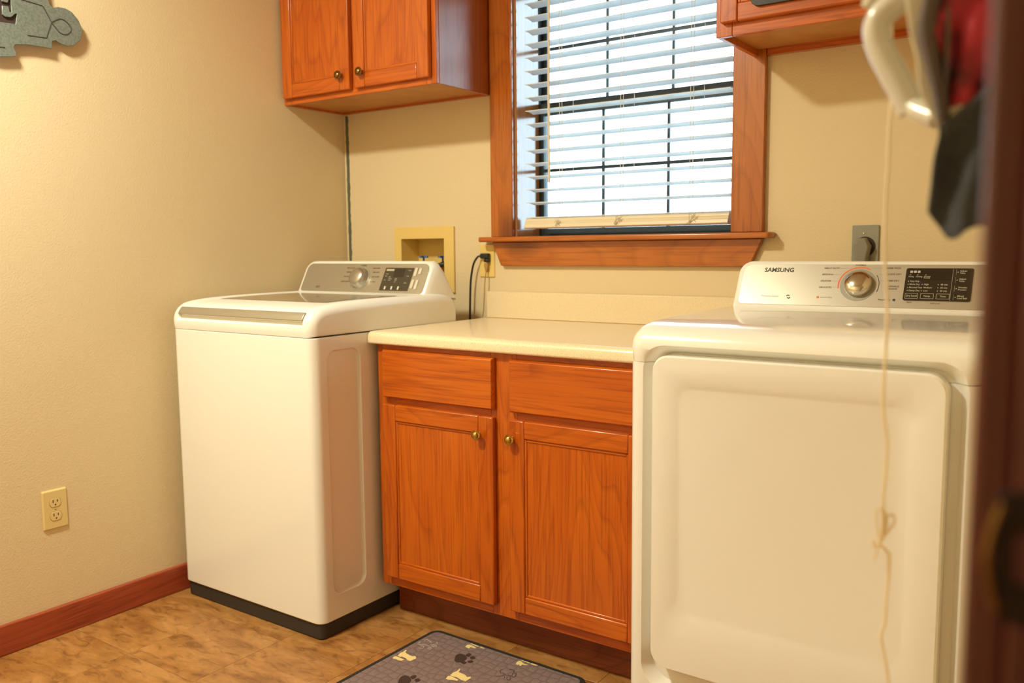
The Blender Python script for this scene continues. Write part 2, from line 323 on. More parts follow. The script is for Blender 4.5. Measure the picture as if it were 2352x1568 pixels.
# bronze aluminium frame, two sashes with muntins and single panes
fr = join(bx(.845, .8525, .1422, .20, 1.187, 2.10), bx(1.6395, 1.645, .1422, .20, 1.187, 2.10), bx(.8525, 1.6395, .1422, .20, 1.187, 1.212), bx(.8525, 1.6395, .1422, .20, 2.090, 2.10))
obj('window_frame', fr, M['bronze'], win, bevel=.001)
def sash(y, xa, xb, za, zb, zm, ms, tb_, bb_):
    s = obj('sash', join(bx(xa, xa+.017, y-.010, y+.010, za, zb), bx(xb-.017, xb, y-.010, y+.010, za, zb), bx(xa+.017, xb-.017, y-.010, y+.010, za, za+bb_), bx(xa+.017, xb-.017, y-.010, y+.010, zb-tb_, zb)), M['bronze'], win, bevel=.0015)
    xs = [xa+.017]+ms+[xb-.017]; zz = [za+bb_, zm, zb-tb_]
    for q in ms: obj('muntin', bx(q-.0045, q+.0045, y-.004, y+.004, za+bb_, zb-tb_), M['bronze'], s)
    obj('muntin', bx(xa+.017, xb-.017, y-.0045, y+.0045, zm-.0055, zm+.0055), M['bronze'], s)
    for i in range(len(xs)-1):
        for j in range(2): obj('pane', bx(xs[i], xs[i+1], y-.0015, y+.0015, zz[j], zz[j+1]), M['pane'], s, smooth=False)
sash(.154, .853, 1.639, 1.212, 1.683, 1.444, [1.112, 1.359], .043, .022)
sash(.178, .853, 1.639, 1.652, 2.090, 1.878, [1.114, 1.362], .018, .030)

# ------------------------------------------------------------------ blind
bl = thing('window_blind', (1.25, .03, 1.21), 'white slatted window blind, half open, with cream bottom rail', 'blind')
SX0, SX1 = .884, 1.628; tilt = math.radians(5.5)
def slat_bm():
    secs = []
    for x in (SX0, SX1):
        up_, dn = [], []
        for k in range(7):
            u = -.025+.05*k/6; z = .0028*(1-(u/.025)**2)-u*math.tan(tilt)
            up_.append((x, .03+u, z+.0012)); dn.append((x, .03+u, z-.0012))
        secs.append(up_+dn[::-1])
    return loft(secs)
s0 = None; z = 1.320; nsl = 0
while z < 2.04:
    if s0 is None: s0 = obj('slat', slat_bm(), M['slat'], bl); o = s0; base_z = s0.location.z
    else:
        o = s0.copy(); COL.objects.link(o)
    o.location = (0, 0, z); z += .04505
# (slat mesh is built at world z 0; its local frame already holds the root offset)
obj('bottom_rail', loft([[(x, -.004, 1.236), (x, .0, 1.232), (x, .062, 1.232), (x, .066, 1.240), (x, .062, 1.268), (x, .012, 1.268), (x, .008, 1.262), (x, .007, 1.2575), (x, .003, 1.2565), (x, .003, 1.2485), (x, -.001, 1.2475)] for x in (.880, 1.628)]), M['cream'], bl, bevel=.001)
obj('slat', bx(SX0, SX1, .007, .057, 1.2695, 1.2725), M['slat'], bl)
obj('headrail', bx(.872, 1.632, .004, .062, 2.035, 2.085), M['slat'], bl, bevel=.002)
for cx in (1.035, 1.268, 1.510):
    for dx, yy in ((-.010, .0035), (0, .0035), (.012, .0575)):
        obj('ladder_cord', bx(cx+dx-.0007, cx+dx+.0007, yy-.0007, yy+.0007, 1.268, 2.036), M['cordw'], bl, smooth=False)
for cx in (1.02, 1.255, 1.51):     # frayed knots at the rail
    ks = [tube([(cx+random.uniform(-.018, .018), -.006, 1.262+random.uniform(-.006, .01)), (cx+random.uniform(-.01, .01), -.009, 1.255), (cx+random.uniform(-.02, .02), -.007, 1.240+random.uniform(-.004, .006))], .0009, 5, 3) for _ in range(5)]
    obj('cord_knot', join(*ks), M['bracket'], bl)
obj('tilt_wand', tube([(.987, -.004, 1.388), (.987, -.004, 1.7), (.989, -.002, 2.04)], .0042, 8, 2), M['cream'], bl)

# ================================================================== CABINETS
def knob(parent, x, y, z, m, s=1.0):
    return obj('knob', lathe([(0, .0)] and [(.0075*s, 0), (.0055*s, .005*s), (.006*s, .010*s), (.0145*s, .016*s), (.0155*s, .0195*s), (.0138*s, .0225*s), (.0122*s, .0225*s), (.0108*s, .0205*s), (.0095*s, .0203*s), (.0088*s, .0235*s), (.0060*s, .0258*s), (0, .0265*s)], (x, y, z), (0, -1, 0)), m, parent, ang=38)
def panel_door(root, x0, x1, z0, z1, y, kx=None, kz=None, km=None, st=.052, t=.019, ks=1.0, rail_b=None):
    """frame-and-panel door whose front face stands at y"""
    d = obj('door', bx(x0+st-.004, x1-st+.004, y+.007, y+t, z0+st-.004, z1-st+.004), M['oakZ'], root)
    d.name = 'door'
    rb = rail_b or st
    obj('stile', bx(x0, x0+st, y, y+t, z0, z1), M['oakZ'], d, bevel=.0035)
    obj('stile', bx(x1-st, x1, y, y+t, z0, z1), M['oakZ'], d, bevel=.0035)
    obj('rail', bx(x0+st+.0003, x1-st-.0003, y+.0002, y+t, z0, z0+rb), M['oakX'], d, bevel=.0035)
    obj('rail', bx(x0+st+.0003, x1-st-.0003, y+.0002, y+t, z1-st, z1), M['oakX'], d, bevel=.0035)
    b = .007   # stepped bead round the panel
    for a in ((x0+st, x0+st+b, z0+rb, z1-st), (x1-st-b, x1-st, z0+rb, z1-st)): obj('bead', bx(a[0], a[1], y+.004, y+.012, a[2], a[3]), M['oakZ'], d, bevel=.0018)
    for a in ((x0+st+b, x1-st-b, z0+rb, z0+rb+b), (x0+st+b, x1-st-b, z1-st-b, z1-st)): obj('bead', bx(a[0], a[1], y+.004, y+.012, a[2], a[3]), M['oakX'], d, bevel=.0018)
    if kx: knob(d, kx, y, kz, km, ks)
    return d
# ---- wall cabinet between the room corner and the window
c1 = thing('wall_cabinet', (.372, -.15, 1.705), 'oak wall cabinet with two doors in the corner above the washing machine', 'cabinet')
obj('side_panel', bx(.730, .744, -.289, -.001, 1.705, 2.436), M['oakside'], c1, bevel=.0015)
obj('side_panel', bx(.002, .014, -.289, -.001, 1.705, 2.436), M['oakZ'], c1)
obj('bottom_panel', bx(.014, .730, -.289, -.002, 1.713, 1.725), M['ply'], c1)
obj('back_rail', bx(.014, .730, -.016, -.001, 1.705, 1.713), M['oakX'], c1)
obj('top_panel', bx(.014, .730, -.289, -.002, 2.424, 2.436), M['ply'], c1)
obj('face_stile', bx(.002, .044, -.3055, -.2892, 1.705, 2.436), M['oakZ'], c1, bevel=.0015)
obj('face_stile', bx(.702, .744, -.3055, -.2892, 1.705, 2.436), M['oakZ'], c1, bevel=.0015)
obj('face_rail', bx(.0445, .7015, -.3053, -.2892, 1.705, 1.748), M['oakX'], c1, bevel=.0015)
obj('face_rail', bx(.0445, .7015, -.3053, -.2892, 2.395, 2.436), M['oakX'], c1, bevel=.0015)
obj('face_stile', bx(.352, .398, -.3050, -.2892, 1.748, 2.395), M['oakZ'], c1)
panel_door(c1, .016, .364, 1.725, 2.415, -.3255, .326, 1.774, M['dullbrass'], st=.050)
panel_door(c1, .386, .726, 1.725, 2.415, -.3255, .428, 1.774, M['dullbrass'], st=.050)
# ---- wall cabinet over the dryer
c2 = thing('wall_cabinet', (2.14, -.15, 1.711), 'oak wall cabinet above the dryer with a black sign on its door', 'cabinet')
obj('side_panel', bx(1.704, 1.718, -.289, -.0215, 1.711, 2.436), M['oakZ'], c2, bevel=.0015)
obj('bottom_panel', bx(1.718, 2.583, -.289, -.0215, 1.730, 1.742), M['ply'], c2)
obj('back_rail', bx(1.745, 2.583, -.021, -.001, 1.711, 1.742), M['oakX'], c2)
obj('side_panel', bx(2.567, 2.583, -.289, -.0215, 1.711, 2.436), M['oakZ'], c2)
obj('top_panel', bx(1.718, 2.567, -.289, -.0215, 2.424, 2.436), M['ply'], c2)
obj('face_stile', bx(1.704, 1.748, -.3055, -.2892, 1.711, 2.436), M['oakZ'], c2, bevel=.0015)
obj('face_stile', bx(2.541, 2.583, -.3055, -.2892, 1.711, 2.436), M['oakZ'], c2, bevel=.0015)
obj('face_rail', bx(1.7485, 2.5405, -.3053, -.2892, 1.711, 1.752), M['oakX'], c2, bevel=.0015)
obj('face_rail', bx(1.7485, 2.5405, -.3053, -.2892, 2.395, 2.436), M['oakX'], c2, bevel=.0015)
panel_door(c2, 1.722, 2.135, 1.742, 2.415, -.3255, st=.046)
panel_door(c2, 2.155, 2.560, 1.742, 2.415, -.3255, st=.046)
tag(obj('hanging_sign', prism(rrect(1.806, 2.06, 1.768, 1.98, .022), (-.335, -.3262), XZ), M['black'], bevel=.001), 'black rounded panel hung on the oak door over the dryer', 'sign')
# ---- base cabinet
bc = thing('base_cabinet', (1.22, -.3, 0), 'orange oak base cabinet with two drawers over two doors', 'cabinet')
obj('side_panel', prism([(-.592, .112), (-.592, .875), (-.02, .875), (-.02, 0), (-.5235, 0), (-.5235, .112)], (.742, .758), YZ), M['oakZ'], bc)
obj('side_panel', prism([(-.592, .112), (-.592, .875), (-.02, .875), (-.02, 0), (-.5235, 0), (-.5235, .112)], (1.686, 1.702), YZ), M['oakZ'], bc)
obj('floor_panel', bx(.758, 1.686, -.592, -.02, .112, .126), M['ply'], bc)
obj('back_panel', bx(.758, 1.686, -.026, -.02, .126, .875), M['ply'], bc)
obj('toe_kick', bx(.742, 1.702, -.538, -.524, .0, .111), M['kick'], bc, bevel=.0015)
FY0, FY1 = -.6105, -.5922
obj('face_stile', bx(.742, .790, FY0, FY1, .112, .875), M['oakZ'], bc, bevel=.0015)
obj('face_stile', bx(1.176, 1.266, FY0, FY1, .112, .875), M['oakZ'], bc, bevel=.0015)
obj('face_stile', bx(1.654, 1.702, FY0, FY1, .112, .875), M['oakZ'], bc, bevel=.0015)
for a, b in ((.7903, 1.1757), (1.2663, 1.6537)):
    for za, zb in ((.112, .150), (.690, .722), (.845, .875)): obj('face_rail', bx(a, b, FY0+.0002, FY1, za, zb), M['oakX'], bc, bevel=.001)
for x0, x1 in ((.774, 1.193), (1.249, 1.668)):
    obj('drawer', loft([[(x0, FY0-.0005, .713), (x1, FY0-.0005, .713), (x1, FY0-.0005, .860), (x0, FY0-.0005, .860)], [(x0, -.622, .713), (x1, -.622, .713), (x1, -.622, .860), (x0, -.622, .860)], [(x0+.004, -.6295, .718), (x1-.004, -.6295, .718), (x1-.004, -.6295, .855), (x0+.004, -.6295, .855)]]), M['oakX'], bc, bevel=.0012)
panel_door(bc, .774, 1.193, .1445, .693, -.6295, 1.148, .641, M['brass'], st=.050)
panel_door(bc, 1.249, 1.668, .1445, .693, -.6295, 1.262, .641, M['brass'], st=.050)
# ---- countertop with rolled edge and backsplash
ct = thing('countertop', (1.22, -.3, .876), 'speckled beige laminate countertop with low backsplash on the oak base cabinet', 'countertop')
prof = [(-.612, .876), (-.631, .876), (-.635, .880), (-.635, .899), (-.631, .908), (-.624, .913), (-.612, .9145), (-.02, .914), (-.001, .914), (-.001, .876)]
obj('worktop', loft([[(x, a, b) for a, b in prof] for x in (.722, 1.728)]), M['counter'], ct, bevel=.0045, seg=3)
obj('backsplash', bx(.724, 1.728, -.021, -.001, .9142, 1.010), M['splash'], ct, bevel=.003)

# ================================================================== APPLIANCES
def offset(prof, d):
    P = [Vector((a, b)) for a, b in prof]; out = []
    for i, p in enumerate(P):
        t = (P[min(i+1, len(P)-1)]-P[max(i-1, 0)]).normalized(); n = Vector((t.y, -t.x))    # inward for front-to-back order
        dd = d(i) if callable(d) else d
        out.append((p.x+n.x*dd, p.y+n.y*dd))
    return out
def smooth2(prof, sub=4): return [(p.x, p.y) for p in spline([(a, b, 0) for a, b in prof], sub)]
def cover(x0, x1, prof, r, dmid=None, m0=0, m1=0, seg=7):
    xs = [(r*(1-math.cos(math.pi/2*k/seg)), r*(1-math.sin(math.pi/2*k/seg))) for k in range(seg+1)]
    st = [(x0+t, d, 0) for t, d in xs]
    if dmid:
        st += [(x0+m0, 0, 0), (x0+m0+.004, 0, .5), (x0+m0+.008, 0, 1), (x1-m1-.008, 0, 1), (x1-m1-.004, 0, .5), (x1-m1, 0, 0)]
    st += [(x1-t, d, 0) for t, d in xs[::-1]]
    return loft([[(x, a, b) for a, b in offset(prof, (lambda i: d+wt*dmid(i)) if dmid else d)] for x, d, wt in st])
def body(x0, x1, y0, y1, z0, z1, r): return prism(rrect(x0, x1, y0, y1, r, 6, (.008, .008, r, r)), (z0, z1), XY)
FS, FN = Vector((0, .464, .886)), Vector((0, -.886, .464))
def frame(x, v, n=0): p = Vector((x, -.32, 1.01))+FS*v+FN*n; return (p.x, p.y, p.z)
def console(root, x0, x1, H=.126, rc=.036):
    out = rrect(x0, x1, -.012, H, 0, 7, (rc, rc, .004, .004)); Hh = H+.012
    secs = []
    for ybot, ytop, ztop, ins in ((None, 0, 0, .006), (None, .0, 0, 0), (-.305, -.236, 1.123, -.004), (-.275, -.214, 1.090, -.012), (-.22, -.190, 1.02, -.020), (-.19, -.179, .985, -.024)):
        s = []
        for x, v in out:
            cx = (x0+x1)/2; q = (v+.012)/Hh
            if ybot is None:
                k = 1-ins/((x1-x0)/2); vv = v-(ins if v > H/2 else -ins*.3)
                s.append(frame(cx+(x-cx)*k, vv, .004 if ins else 0.0))
            else: s.append((cx+(x-cx)*(1-ins/((x1-x0)/2)), ybot+(ytop-ybot)*q, .995+(ztop-.995)*q))
        secs.append(s)
    c = obj('console', loft(secs), M['whiteplastic'], root, ang=50)
    p = rrect(x0+.013, x1-.013, .001, H-.011, 0, 7, (rc-.010, rc-.010, .012, .012))
    obj('control_panel', loft([[frame(a, b, .0035) for a, b in p], [frame(a, b, .0052) for a, b in p]]), M['silver'], c, bevel=.0006, seg=1)
    return c
def flat(name, pts, n0, n1, m, root): return obj(name, loft([[frame(a, b, n0) for a, b in pts], [frame(a, b, n1) for a, b in pts]]), m, root, smooth=False)
def arc(cx, cv, ra, rb, a0, a1, n=28):
    A = [math.radians(a0+(a1-a0)*k/n) for k in range(n+1)]
    return [(cx+rb*math.cos(a), cv+rb*math.sin(a)) for a in A]+[(cx+ra*math.cos(a), cv+ra*math.sin(a)) for a in A[::-1]]
PN = .0053
# ---- washing machine
wx0, wx1, wyf, wyb = .044, .722, -.857, -.178
wa = thing('washing_machine', ((wx0+wx1)/2, -.52, 0), 'white top-loading washing machine with silver control panel standing against the wall', 'washing machine')
obj('base_skirt', prism(rrect(wx0+.010, wx1-.006, wyf+.006, wyb-.004, .02, 6), (0, .052), XY), M['blackbase'], wa, bevel=.006, seg=3)
wb = diff(body(wx0, wx1, wyf, wyb, .050, .911, .030), prism(rrect(-.800, -.668, .128, .868, .030, 6), (wx1-.009, wx1+.05), YZ))
obj('cabinet_body', wb, M['white'], wa, bevel=.0035, seg=3)
wprof = smooth2([(wyf, .912), (-.860, .930), (-.859, .950), (-.851, .970), (-.834, .987), (-.806, .9985), (-.74, 1.006), (-.62, 1.0105), (-.48, 1.012), (-.36, 1.012), (-.26, 1.012), (-.205, 1.0), (-.184, .972), (wyb, .945), (wyb, .912)])
NP = len(wprof)
def dm(i):
    y, z = wprof[i]
    if y > -.335 or z < .940: return 0
    e = min(1, (z-.940)/.006, (-.335-y)/.01); return .013*e
obj('top_cover', cover(wx0, wx1, wprof, .030, dm, .036, .036), M['whiteplastic'], wa, ang=50)
def strip(x0, x1, za, yb_, dt, db, nx=2, ya=None):
    P = [(a, b) for a, b in offset(wprof, dt)]; Q = offset(wprof, db)
    ids = [i for i in range(NP) if wprof[i][1] >= za and wprof[i][0] <= yb_ and (ya is None or wprof[i][0] >= ya)]
    return loft([[(x, *P[i]) for i in ids]+[(x, *Q[i]) for i in ids[::-1]] for x in [x0+(x1-x0)*k/(nx-1) for k in range(nx)]])
lid = obj('lid', strip(wx0+.046, wx1-.046, .956, -.345, .0045, .0115), M['whiteplastic'], wa, bevel=.002)
hid = [i for i in range(NP) if .956 <= wprof[i][1] <= .986 and wprof[i][0] < -.7]
def hstrip(d0, d1): P = offset(wprof, d0); Q = offset(wprof, d1); return loft([[(x, *P[i]) for i in hid]+[(x, *Q[i]) for i in hid[::-1]] for x in (wx0+.040, wx0+.2, wx1-.2, wx1-.040)])
obj('lid_handle', hstrip(-.002, .006), M['silver'], lid, bevel=.002)
obj('lid_rim', strip(.112, .632, .9, -.372, .0038, .0046, ya=-.735), M['lidrim'], lid)
obj('lid_window', strip(.124, .620, .9, -.380, .0028, .0040, ya=-.722), M['glass_lid'], lid)
wc = console(wa, .058, .690)
kx, kv = .363, .055
kb = obj('program_knob', lathe([(.040, PN), (.038, PN+.004), (.036, .018), (.034, .026), (.028, .031), (.018, .034), (0, .0352)], frame(kx, kv, 0), FN, 32), M['satin'], wc, ang=50)
flat('dial_ring', arc(kx, kv, .0405, .047, 0, 359.9, 48), PN, PN+.0005, M['ring'], wc)
flat('display', rrect(.476, .609, .010, .098, .002), PN, PN+.0012, M['wdisp'], wc)
flat('display_window', rrect(.523, .570, .062, .095, .001), PN+.0012, PN+.0016, M['disp'], wc)
flat('lit_label', rrect(.483, .519, .0855, .0925, .001), PN+.0012, PN+.0017, M['printw'], wc)
for q in (.503, .534, .565): flat('button', rrect(q-.0035, q+.0035, .013, .0255, .002), PN+.0012, PN+.004, M['btn'], wc)
for q, a, b in ((.622, .020, .052), (.641, .017, .052), (.622, .066, .098), (.641, .074, .096)): flat('button', rrect(q-.0055, q+.0055, a, b, .002), PN, PN+.003, M['btn'], wc)
for tx, x, v, al in (('HEAVY DUTY', .322, .096, 'RIGHT'), ('BEDDING', .316, .080, 'RIGHT'), ('DELICATES', .312, .062, 'RIGHT'), ('QUICK WASH', .314, .042, 'RIGHT'), ('NORMAL', .363, .1065, 'CENTER'), ('RINSE+SPIN', .412, .096, 'LEFT'), ('SPIN ONLY', .418, .080, 'LEFT'), ('SELF CLEAN', .420, .062, 'LEFT'), ('ACTIVE', .420, .042, 'LEFT')):
    text(tx, .0068, frame, x, v, M['print'], wc, al, n=PN+.0002, bold=.0001)
text('VRT', .012, frame, .150, .018, M['print'], wc, 'LEFT', n=PN+.0002, bold=.0002)
for x0_, v0, tt in ((.484, .074, 'Temp'), (.484, .066, 'Spin'), (.503, .056, 'Hot\nWarm\nCold'), (.534, .050, 'High\nMed\nLow'), (.484, .050, 'Soil'), (.585, .088, 'Delay'), (.585, .066, 'Soak'), (.582, .040, 'Rinse')):
    text(tt, .0062, frame, x0_, v0, M['printw'], wc, 'LEFT', n=PN+.0014)
# ---- dryer
dx0, dx1, dyf, dyb = 1.735, 2.432, -.857, -.150
dr = thing('dryer', ((dx0+dx1)/2, -.5, 0), 'white front-loading clothes dryer with silver control panel and square door', 'dryer')
ocut = lambda: loft([[(a, y, b) for a, b in rrect(dx0+.036+e, dx1-.022-e, .178+e, .953-e, .055, 8)] for y, e in ((-.95, -.012), (-.862, -.003), (-.853, .004), (-.838, .012), (-.832, .016))])
obj('base_skirt', prism(rrect(dx0+.01, dx1-.01, dyf+.012, dyb-.004, .02, 5), (0, .03), XY), M['blackbase'], dr)
obj('cabinet_body', diff(body(dx0, dx1, dyf, dyb, .028, .9145, .030), ocut()), M['white'], dr, ang=40)
dprof = smooth2([(dyf, .9155), (-.860, .932), (-.8605, .950), (-.856, .968), (-.843, .983), (-.818, .994), (-.77, 1.0005), (-.65, 1.004), (-.45, 1.005), (-.30, 1.005), (-.21, 1.0), (-.165, .98), (dyb, .95), (dyb, .9155)])
obj('top_cover', diff(cover(dx0, dx1, dprof, .034), ocut()), M['white'], dr, ang=40)
door_out = rrect(1.799, 2.376, .238, .934, .036, 8)
dslab = loft([[(a, -.833, b) for a, b in door_out], [(a, -.866, b) for a, b in door_out], [(2.0875+(a-2.0875)*.988, -.872, .586+(b-.586)*.99) for a, b in door_out]])
dent = loft([[(a, y, b) for a, b in rrect(1.836+e, 2.339-e, .330+e*1.6, .886-e*.8, .035, 8)] for y, e in ((-.90, -.05), (-.8722, 0), (-.866, .022), (-.8645, .028))])
dd_ = obj('door', diff(dslab, dent), M['white'], dr, ang=25)
dc = console(dr, 1.770, 2.398, H=.128, rc=.034)
gx, gv = 2.082, .060
flat('dial_ring', arc(gx, gv, .0005, .0435, 0, 359.9, 48), PN, PN+.0005, M['ring'], dc)
obj('program_knob', lathe([(.0335, PN), (.0335, .014), (.0325, .019), (.0300, .022), (.0285, .0235), (.022, .027), (.012, .0292), (0, .030)], frame(gx+.001, gv, 0), FN, 40), M['chrome'], dc, ang=35)
flat('orange_arc', arc(gx, gv, .0465, .0495, 62, 192), PN, PN+.0004, M['orange'], dc)
flat('dark_arc', arc(gx, gv, .0475, .0490, -22, 34, 14), PN, PN+.0004, M['darkprint'], dc)
text('SAMSUNG', .0170, frame, 1.8396, .0995, M['darkprint'], dc, 'LEFT', bold=.0004, n=PN+.0002, sx=1.0, name='maker_lettering')
for tx, x, v, al in (('HEAVY DUTY', 1.9935, .1055, 'LEFT'), ('BEDDING', 1.9905, .088, 'LEFT'), ('SANITIZE', 1.989, .070, 'LEFT'), ('DELICATES', 1.988, .052, 'LEFT'), ('NORMAL', 2.0815, .1145, 'CENTER'), ('PERM PRESS', 2.143, .1065, 'LEFT'), ('QUICK DRY', 2.145, .090, 'LEFT'), ('TIME DRY', 2.148, .0725, 'LEFT'), ('WRINKLE', 2.150, .0575, 'LEFT'), ('RELEASE', 2.150, .051, 'LEFT')):
    text(tx, .0062, frame, x, v, M['print'], dc, al, n=PN+.0002, bold=.00006)
for v, xa, xb in ((.088, 2.0165, 2.036), (.070, 2.017, 2.033), (.052, 2.023, 2.033), (.1055, 2.031, 2.055), (.1065, 2.108, 2.141), (.090, 2.126, 2.143), (.0725, 2.133, 2.146)):
    flat('pointer_line', [(xa, v-.0002), (xb, v-.0002), (xb, v+.0002), (xa, v+.0002)], PN, PN+.0003, M['ring'], dc)
flat('orange_mark', rrect(1.9862, 1.9918, .0215, .0272, .001), PN, PN+.0004, M['orange'], dc)
text('Sensor Dry', .0062, frame, 1.995, .0243, M['ring'], dc, 'LEFT', n=PN+.0002)
text('Manual Dry', .0062, frame, 2.1325, .0215, M['print'], dc, 'LEFT', n=PN+.0002)
flat('dark_mark', rrect(2.1665, 2.1725, .0188, .0245, .001), PN, PN+.0004, M['darkprint'], dc)
text('Moisture Sensor', .0072, frame, 1.842, .0245, M['ring'], dc, 'LEFT', n=PN+.0002)
flat('emblem', arc(1.9135, .0245, .0022, .0048, 20, 170, 12), PN, PN+.0004, M['darkprint'], dc); flat('emblem', arc(1.9155, .0230, .0022, .0048, 200, 350, 12), PN, PN+.0004, M['darkprint'], dc)
ds = flat('display', rrect(2.1885, 2.3345, .0205, .1065, .005), PN, PN+.0014, M['disp'], dc)
flat('display_edge', rrect(2.1875, 2.3355, .0195, .1075, .0055), PN, PN+.0009, M['silver'], dc)
N2 = PN+.0016
flat('display_window', rrect(2.1925, 2.2885, .0755, .1035, .0015), PN+.0013, PN+.0017, M['disp2'], dc)
flat('divider', rrect(2.2905, 2.2914, .0225, .1035, .0003), PN+.0014, PN+.0018, M['ring'], dc)
def dt(tx, x, v, s=.0056, al='LEFT', m='printw'): text(tx, s, frame, 2.189+x, v, M[m], dc, al, n=N2+.0004, bold=.00008)
for i, (tx, v) in enumerate((('Very Dry', .0712), ('More Dry', .0632), ('Normal Dry', .0548), ('Damp Dry', .0466))): dt(tx, .0105, v)
for tx, v in (('High', .0632), ('Medium', .0548), ('Low', .0466)): dt(tx, .0425, v)
for tx, v in (('40 min', .0632), ('30 min', .0548), ('20 min', .0466)): dt(tx, .0785, v)
for x, vs in ((.0075, (.0712, .0632, .0548, .0466)), (.0385, (.0632, .0548, .0466)), (.0735, (.0632, .0548, .0466))):
    for v in vs: flat('indicator', arc(2.189+x, v, .0001, .0011, 0, 359, 10), N2, N2+.0004, M['printw'], dc)
def frame_btn(xa, xb, va, vb):
    for a in ((xa, xb, va, va+.0006), (xa, xb, vb-.0006, vb), (xa, xa+.0006, va, vb), (xb-.0006, xb, va, vb)):
        flat('button_edge', [(2.189+a[0], a[2]), (2.189+a[1], a[2]), (2.189+a[1], a[3]), (2.189+a[0], a[3])], N2, N2+.0004, M['btn'], dc)
for xa, xb, tx in ((.004, .0325, 'Dry Level'), (.038, .0665, 'Temp.'), (.072, .1005, 'Time')):
    frame_btn(xa, xb, .026, .0395); dt(tx, (xa+xb)/2, .0327, .0062, 'CENTER')
for a, b, v in (('Adjust', 'Time', .0965), ('Adjust', 'Time', .0755), ('Wrinkle', 'Prevent', .0535), ('Mixed', 'Load Bell', .0315)):
    dt(a, .1165, v+.0028, .0056); dt(b, .1165, v-.0028, .0056)
    flat('indicator', arc(2.189+.1125, v, .0001, .0012, 0, 359, 10), N2, N2+.0004, M['printw'], dc)
    flat('button_edge', rrect(2.2975, 2.2981, v-.0075, v+.0075, .0002), N2, N2+.0004, M['ring'], dc)
for xa in (.0085, .0168, .0251): flat('icon', rrect(2.189+xa, 2.189+xa+.0062, .0935, .0995, .001), N2, N2+.0006, M['printw'], dc)
for tx, x, v in (('Drying', .006, .0835), ('Cooling', .0225, .0835), ('Wrinkle', .040, .0838), ('Prevent', .040, .0803)): dt(tx, x, v, .0044)
for x in (.010, .026, .044): flat('icon', arc(2.189+x, .0885, .0012, .0019, 0, 330, 12), N2, N2+.0004, M['ring'], dc)
text('Signal', .005, frame, 2.198, .0165, M['print'], dc, 'LEFT', n=PN+.0002); text('Child Lock', .005, frame, 2.249, .0150, M['print'], dc, 'LEFT', n=PN+.0002)

# ================================================================== WALL FITTINGS
def outlet_left():
    t = thing('wall_outlet', (0, -1.254, .33), 'almond duplex power outlet on the bare wall above the baseboard', 'outlet')
    p = loft([[(0.0002, a, b) for a, b in rrect(-1.2925, -1.2165, .3305, .4515, .004)], [(.0025, a, b) for a, b in rrect(-1.2925, -1.2165, .3305, .4515, .004)], [(.006, a, b) for a, b in rrect(-1.2885, -1.2205, .3345, .4475, .003)]])
    obj('cover_plate', p, M['almond'], t, smooth=False)
    for zc in (.412, .370):
        r = [(-1.2545+.0172*math.cos(2*math.pi*k/32), max(zc-.0135, min(zc+.0135, zc+.0172*math.sin(2*math.pi*k/32)))) for k in range(32)]
        s = obj('socket_face', prism(r, (.004, .0073), YZ), M['almond'], t, bevel=.0006)
        obj('socket_gap', prism([(-1.2545+(a+1.2545)*1.06, zc+(b-zc)*1.06) for a, b in r], (.004, .0062), YZ), M['gap'], s, smooth=False)
        obj('slot', bx(.006, .0076, -1.2625, -1.2600, zc+.000, zc+.009), M['slot'], s, smooth=False); obj('slot', bx(.006, .0076, -1.2495, -1.2470, zc+.001, zc+.008), M['slot'], s, smooth=False)
        obj('slot', lathe([(.0024, 0), (.0024, .0016)], (.006, -1.2545, zc-.0065), (1, 0, 0), 10), M['slot'], s, smooth=False)
    obj('screw', lathe([(.003, 0), (.0025, .0012), (0, .0014)], (.0058, -1.2545, .391), (1, 0, 0), 12), M['satin'], t)
outlet_left()
# outlet under the window stool
ot = thing('wall_outlet', (.718, 0, 1.06), 'yellowed power outlet half hidden under the corner of the window stool', 'outlet')
obj('cover_plate', loft([[(a, y, b) for a, b in rrect(.684+e, .7505-e, 1.060+e, 1.1800-e, .003)] for y, e in ((-.0002, 0), (-.003, 0), (-.0055, .003))]), M['yellow'], ot, smooth=False)
for zc in (1.140, 1.100): obj('socket_face', prism([(.7175+.0165*math.cos(2*math.pi*k/24), max(zc-.0135, min(zc+.0135, zc+.0165*math.sin(2*math.pi*k/24)))) for k in range(24)], (-.0068, -.004), XZ), M['yellow'], ot, bevel=.0005)
bp_ = thing('power_cord', (.70, -.03, 1.12), 'black power plug and cord hanging from the outlet under the window', 'power cord')
obj('plug', join(bx(.7005, .7355, -.027, -.0072, 1.128, 1.147), bx(.716, .7355, -.025, -.0072, 1.115, 1.128)), M['black'], bp_, bevel=.004, seg=3)
obj('cord', tube([(.703, -.020, 1.138), (.690, -.026, 1.133), (.672, -.028, 1.105), (.660, -.028, 1.05), (.655, -.027, .99), (.652, -.026, .92), (.650, -.025, .84)], .0038, 10), M['black'], bp_)
bp2 = thing('power_cord', (.72, -.03, 1.09), 'thin brown power cord plugged in below the black plug', 'power cord')
obj('plug', loft([[(.7225+a*s, y, zz) for a, y in ((-.008, -.0072), (.008, -.0072), (.008, -.020), (-.008, -.020))] for zz, s in ((1.112, 1), (1.100, 1), (1.088, .55), (1.080, .3))]), M['brown'], bp2, bevel=.001)
obj('cord', tube([(.7225, -.0165, 1.084), (.7215, -.024, 1.05), (.7185, -.0255, .99), (.7145, -.026, .94), (.7115, -.028, .9165)], .0021, 8), M['brown'], bp2)
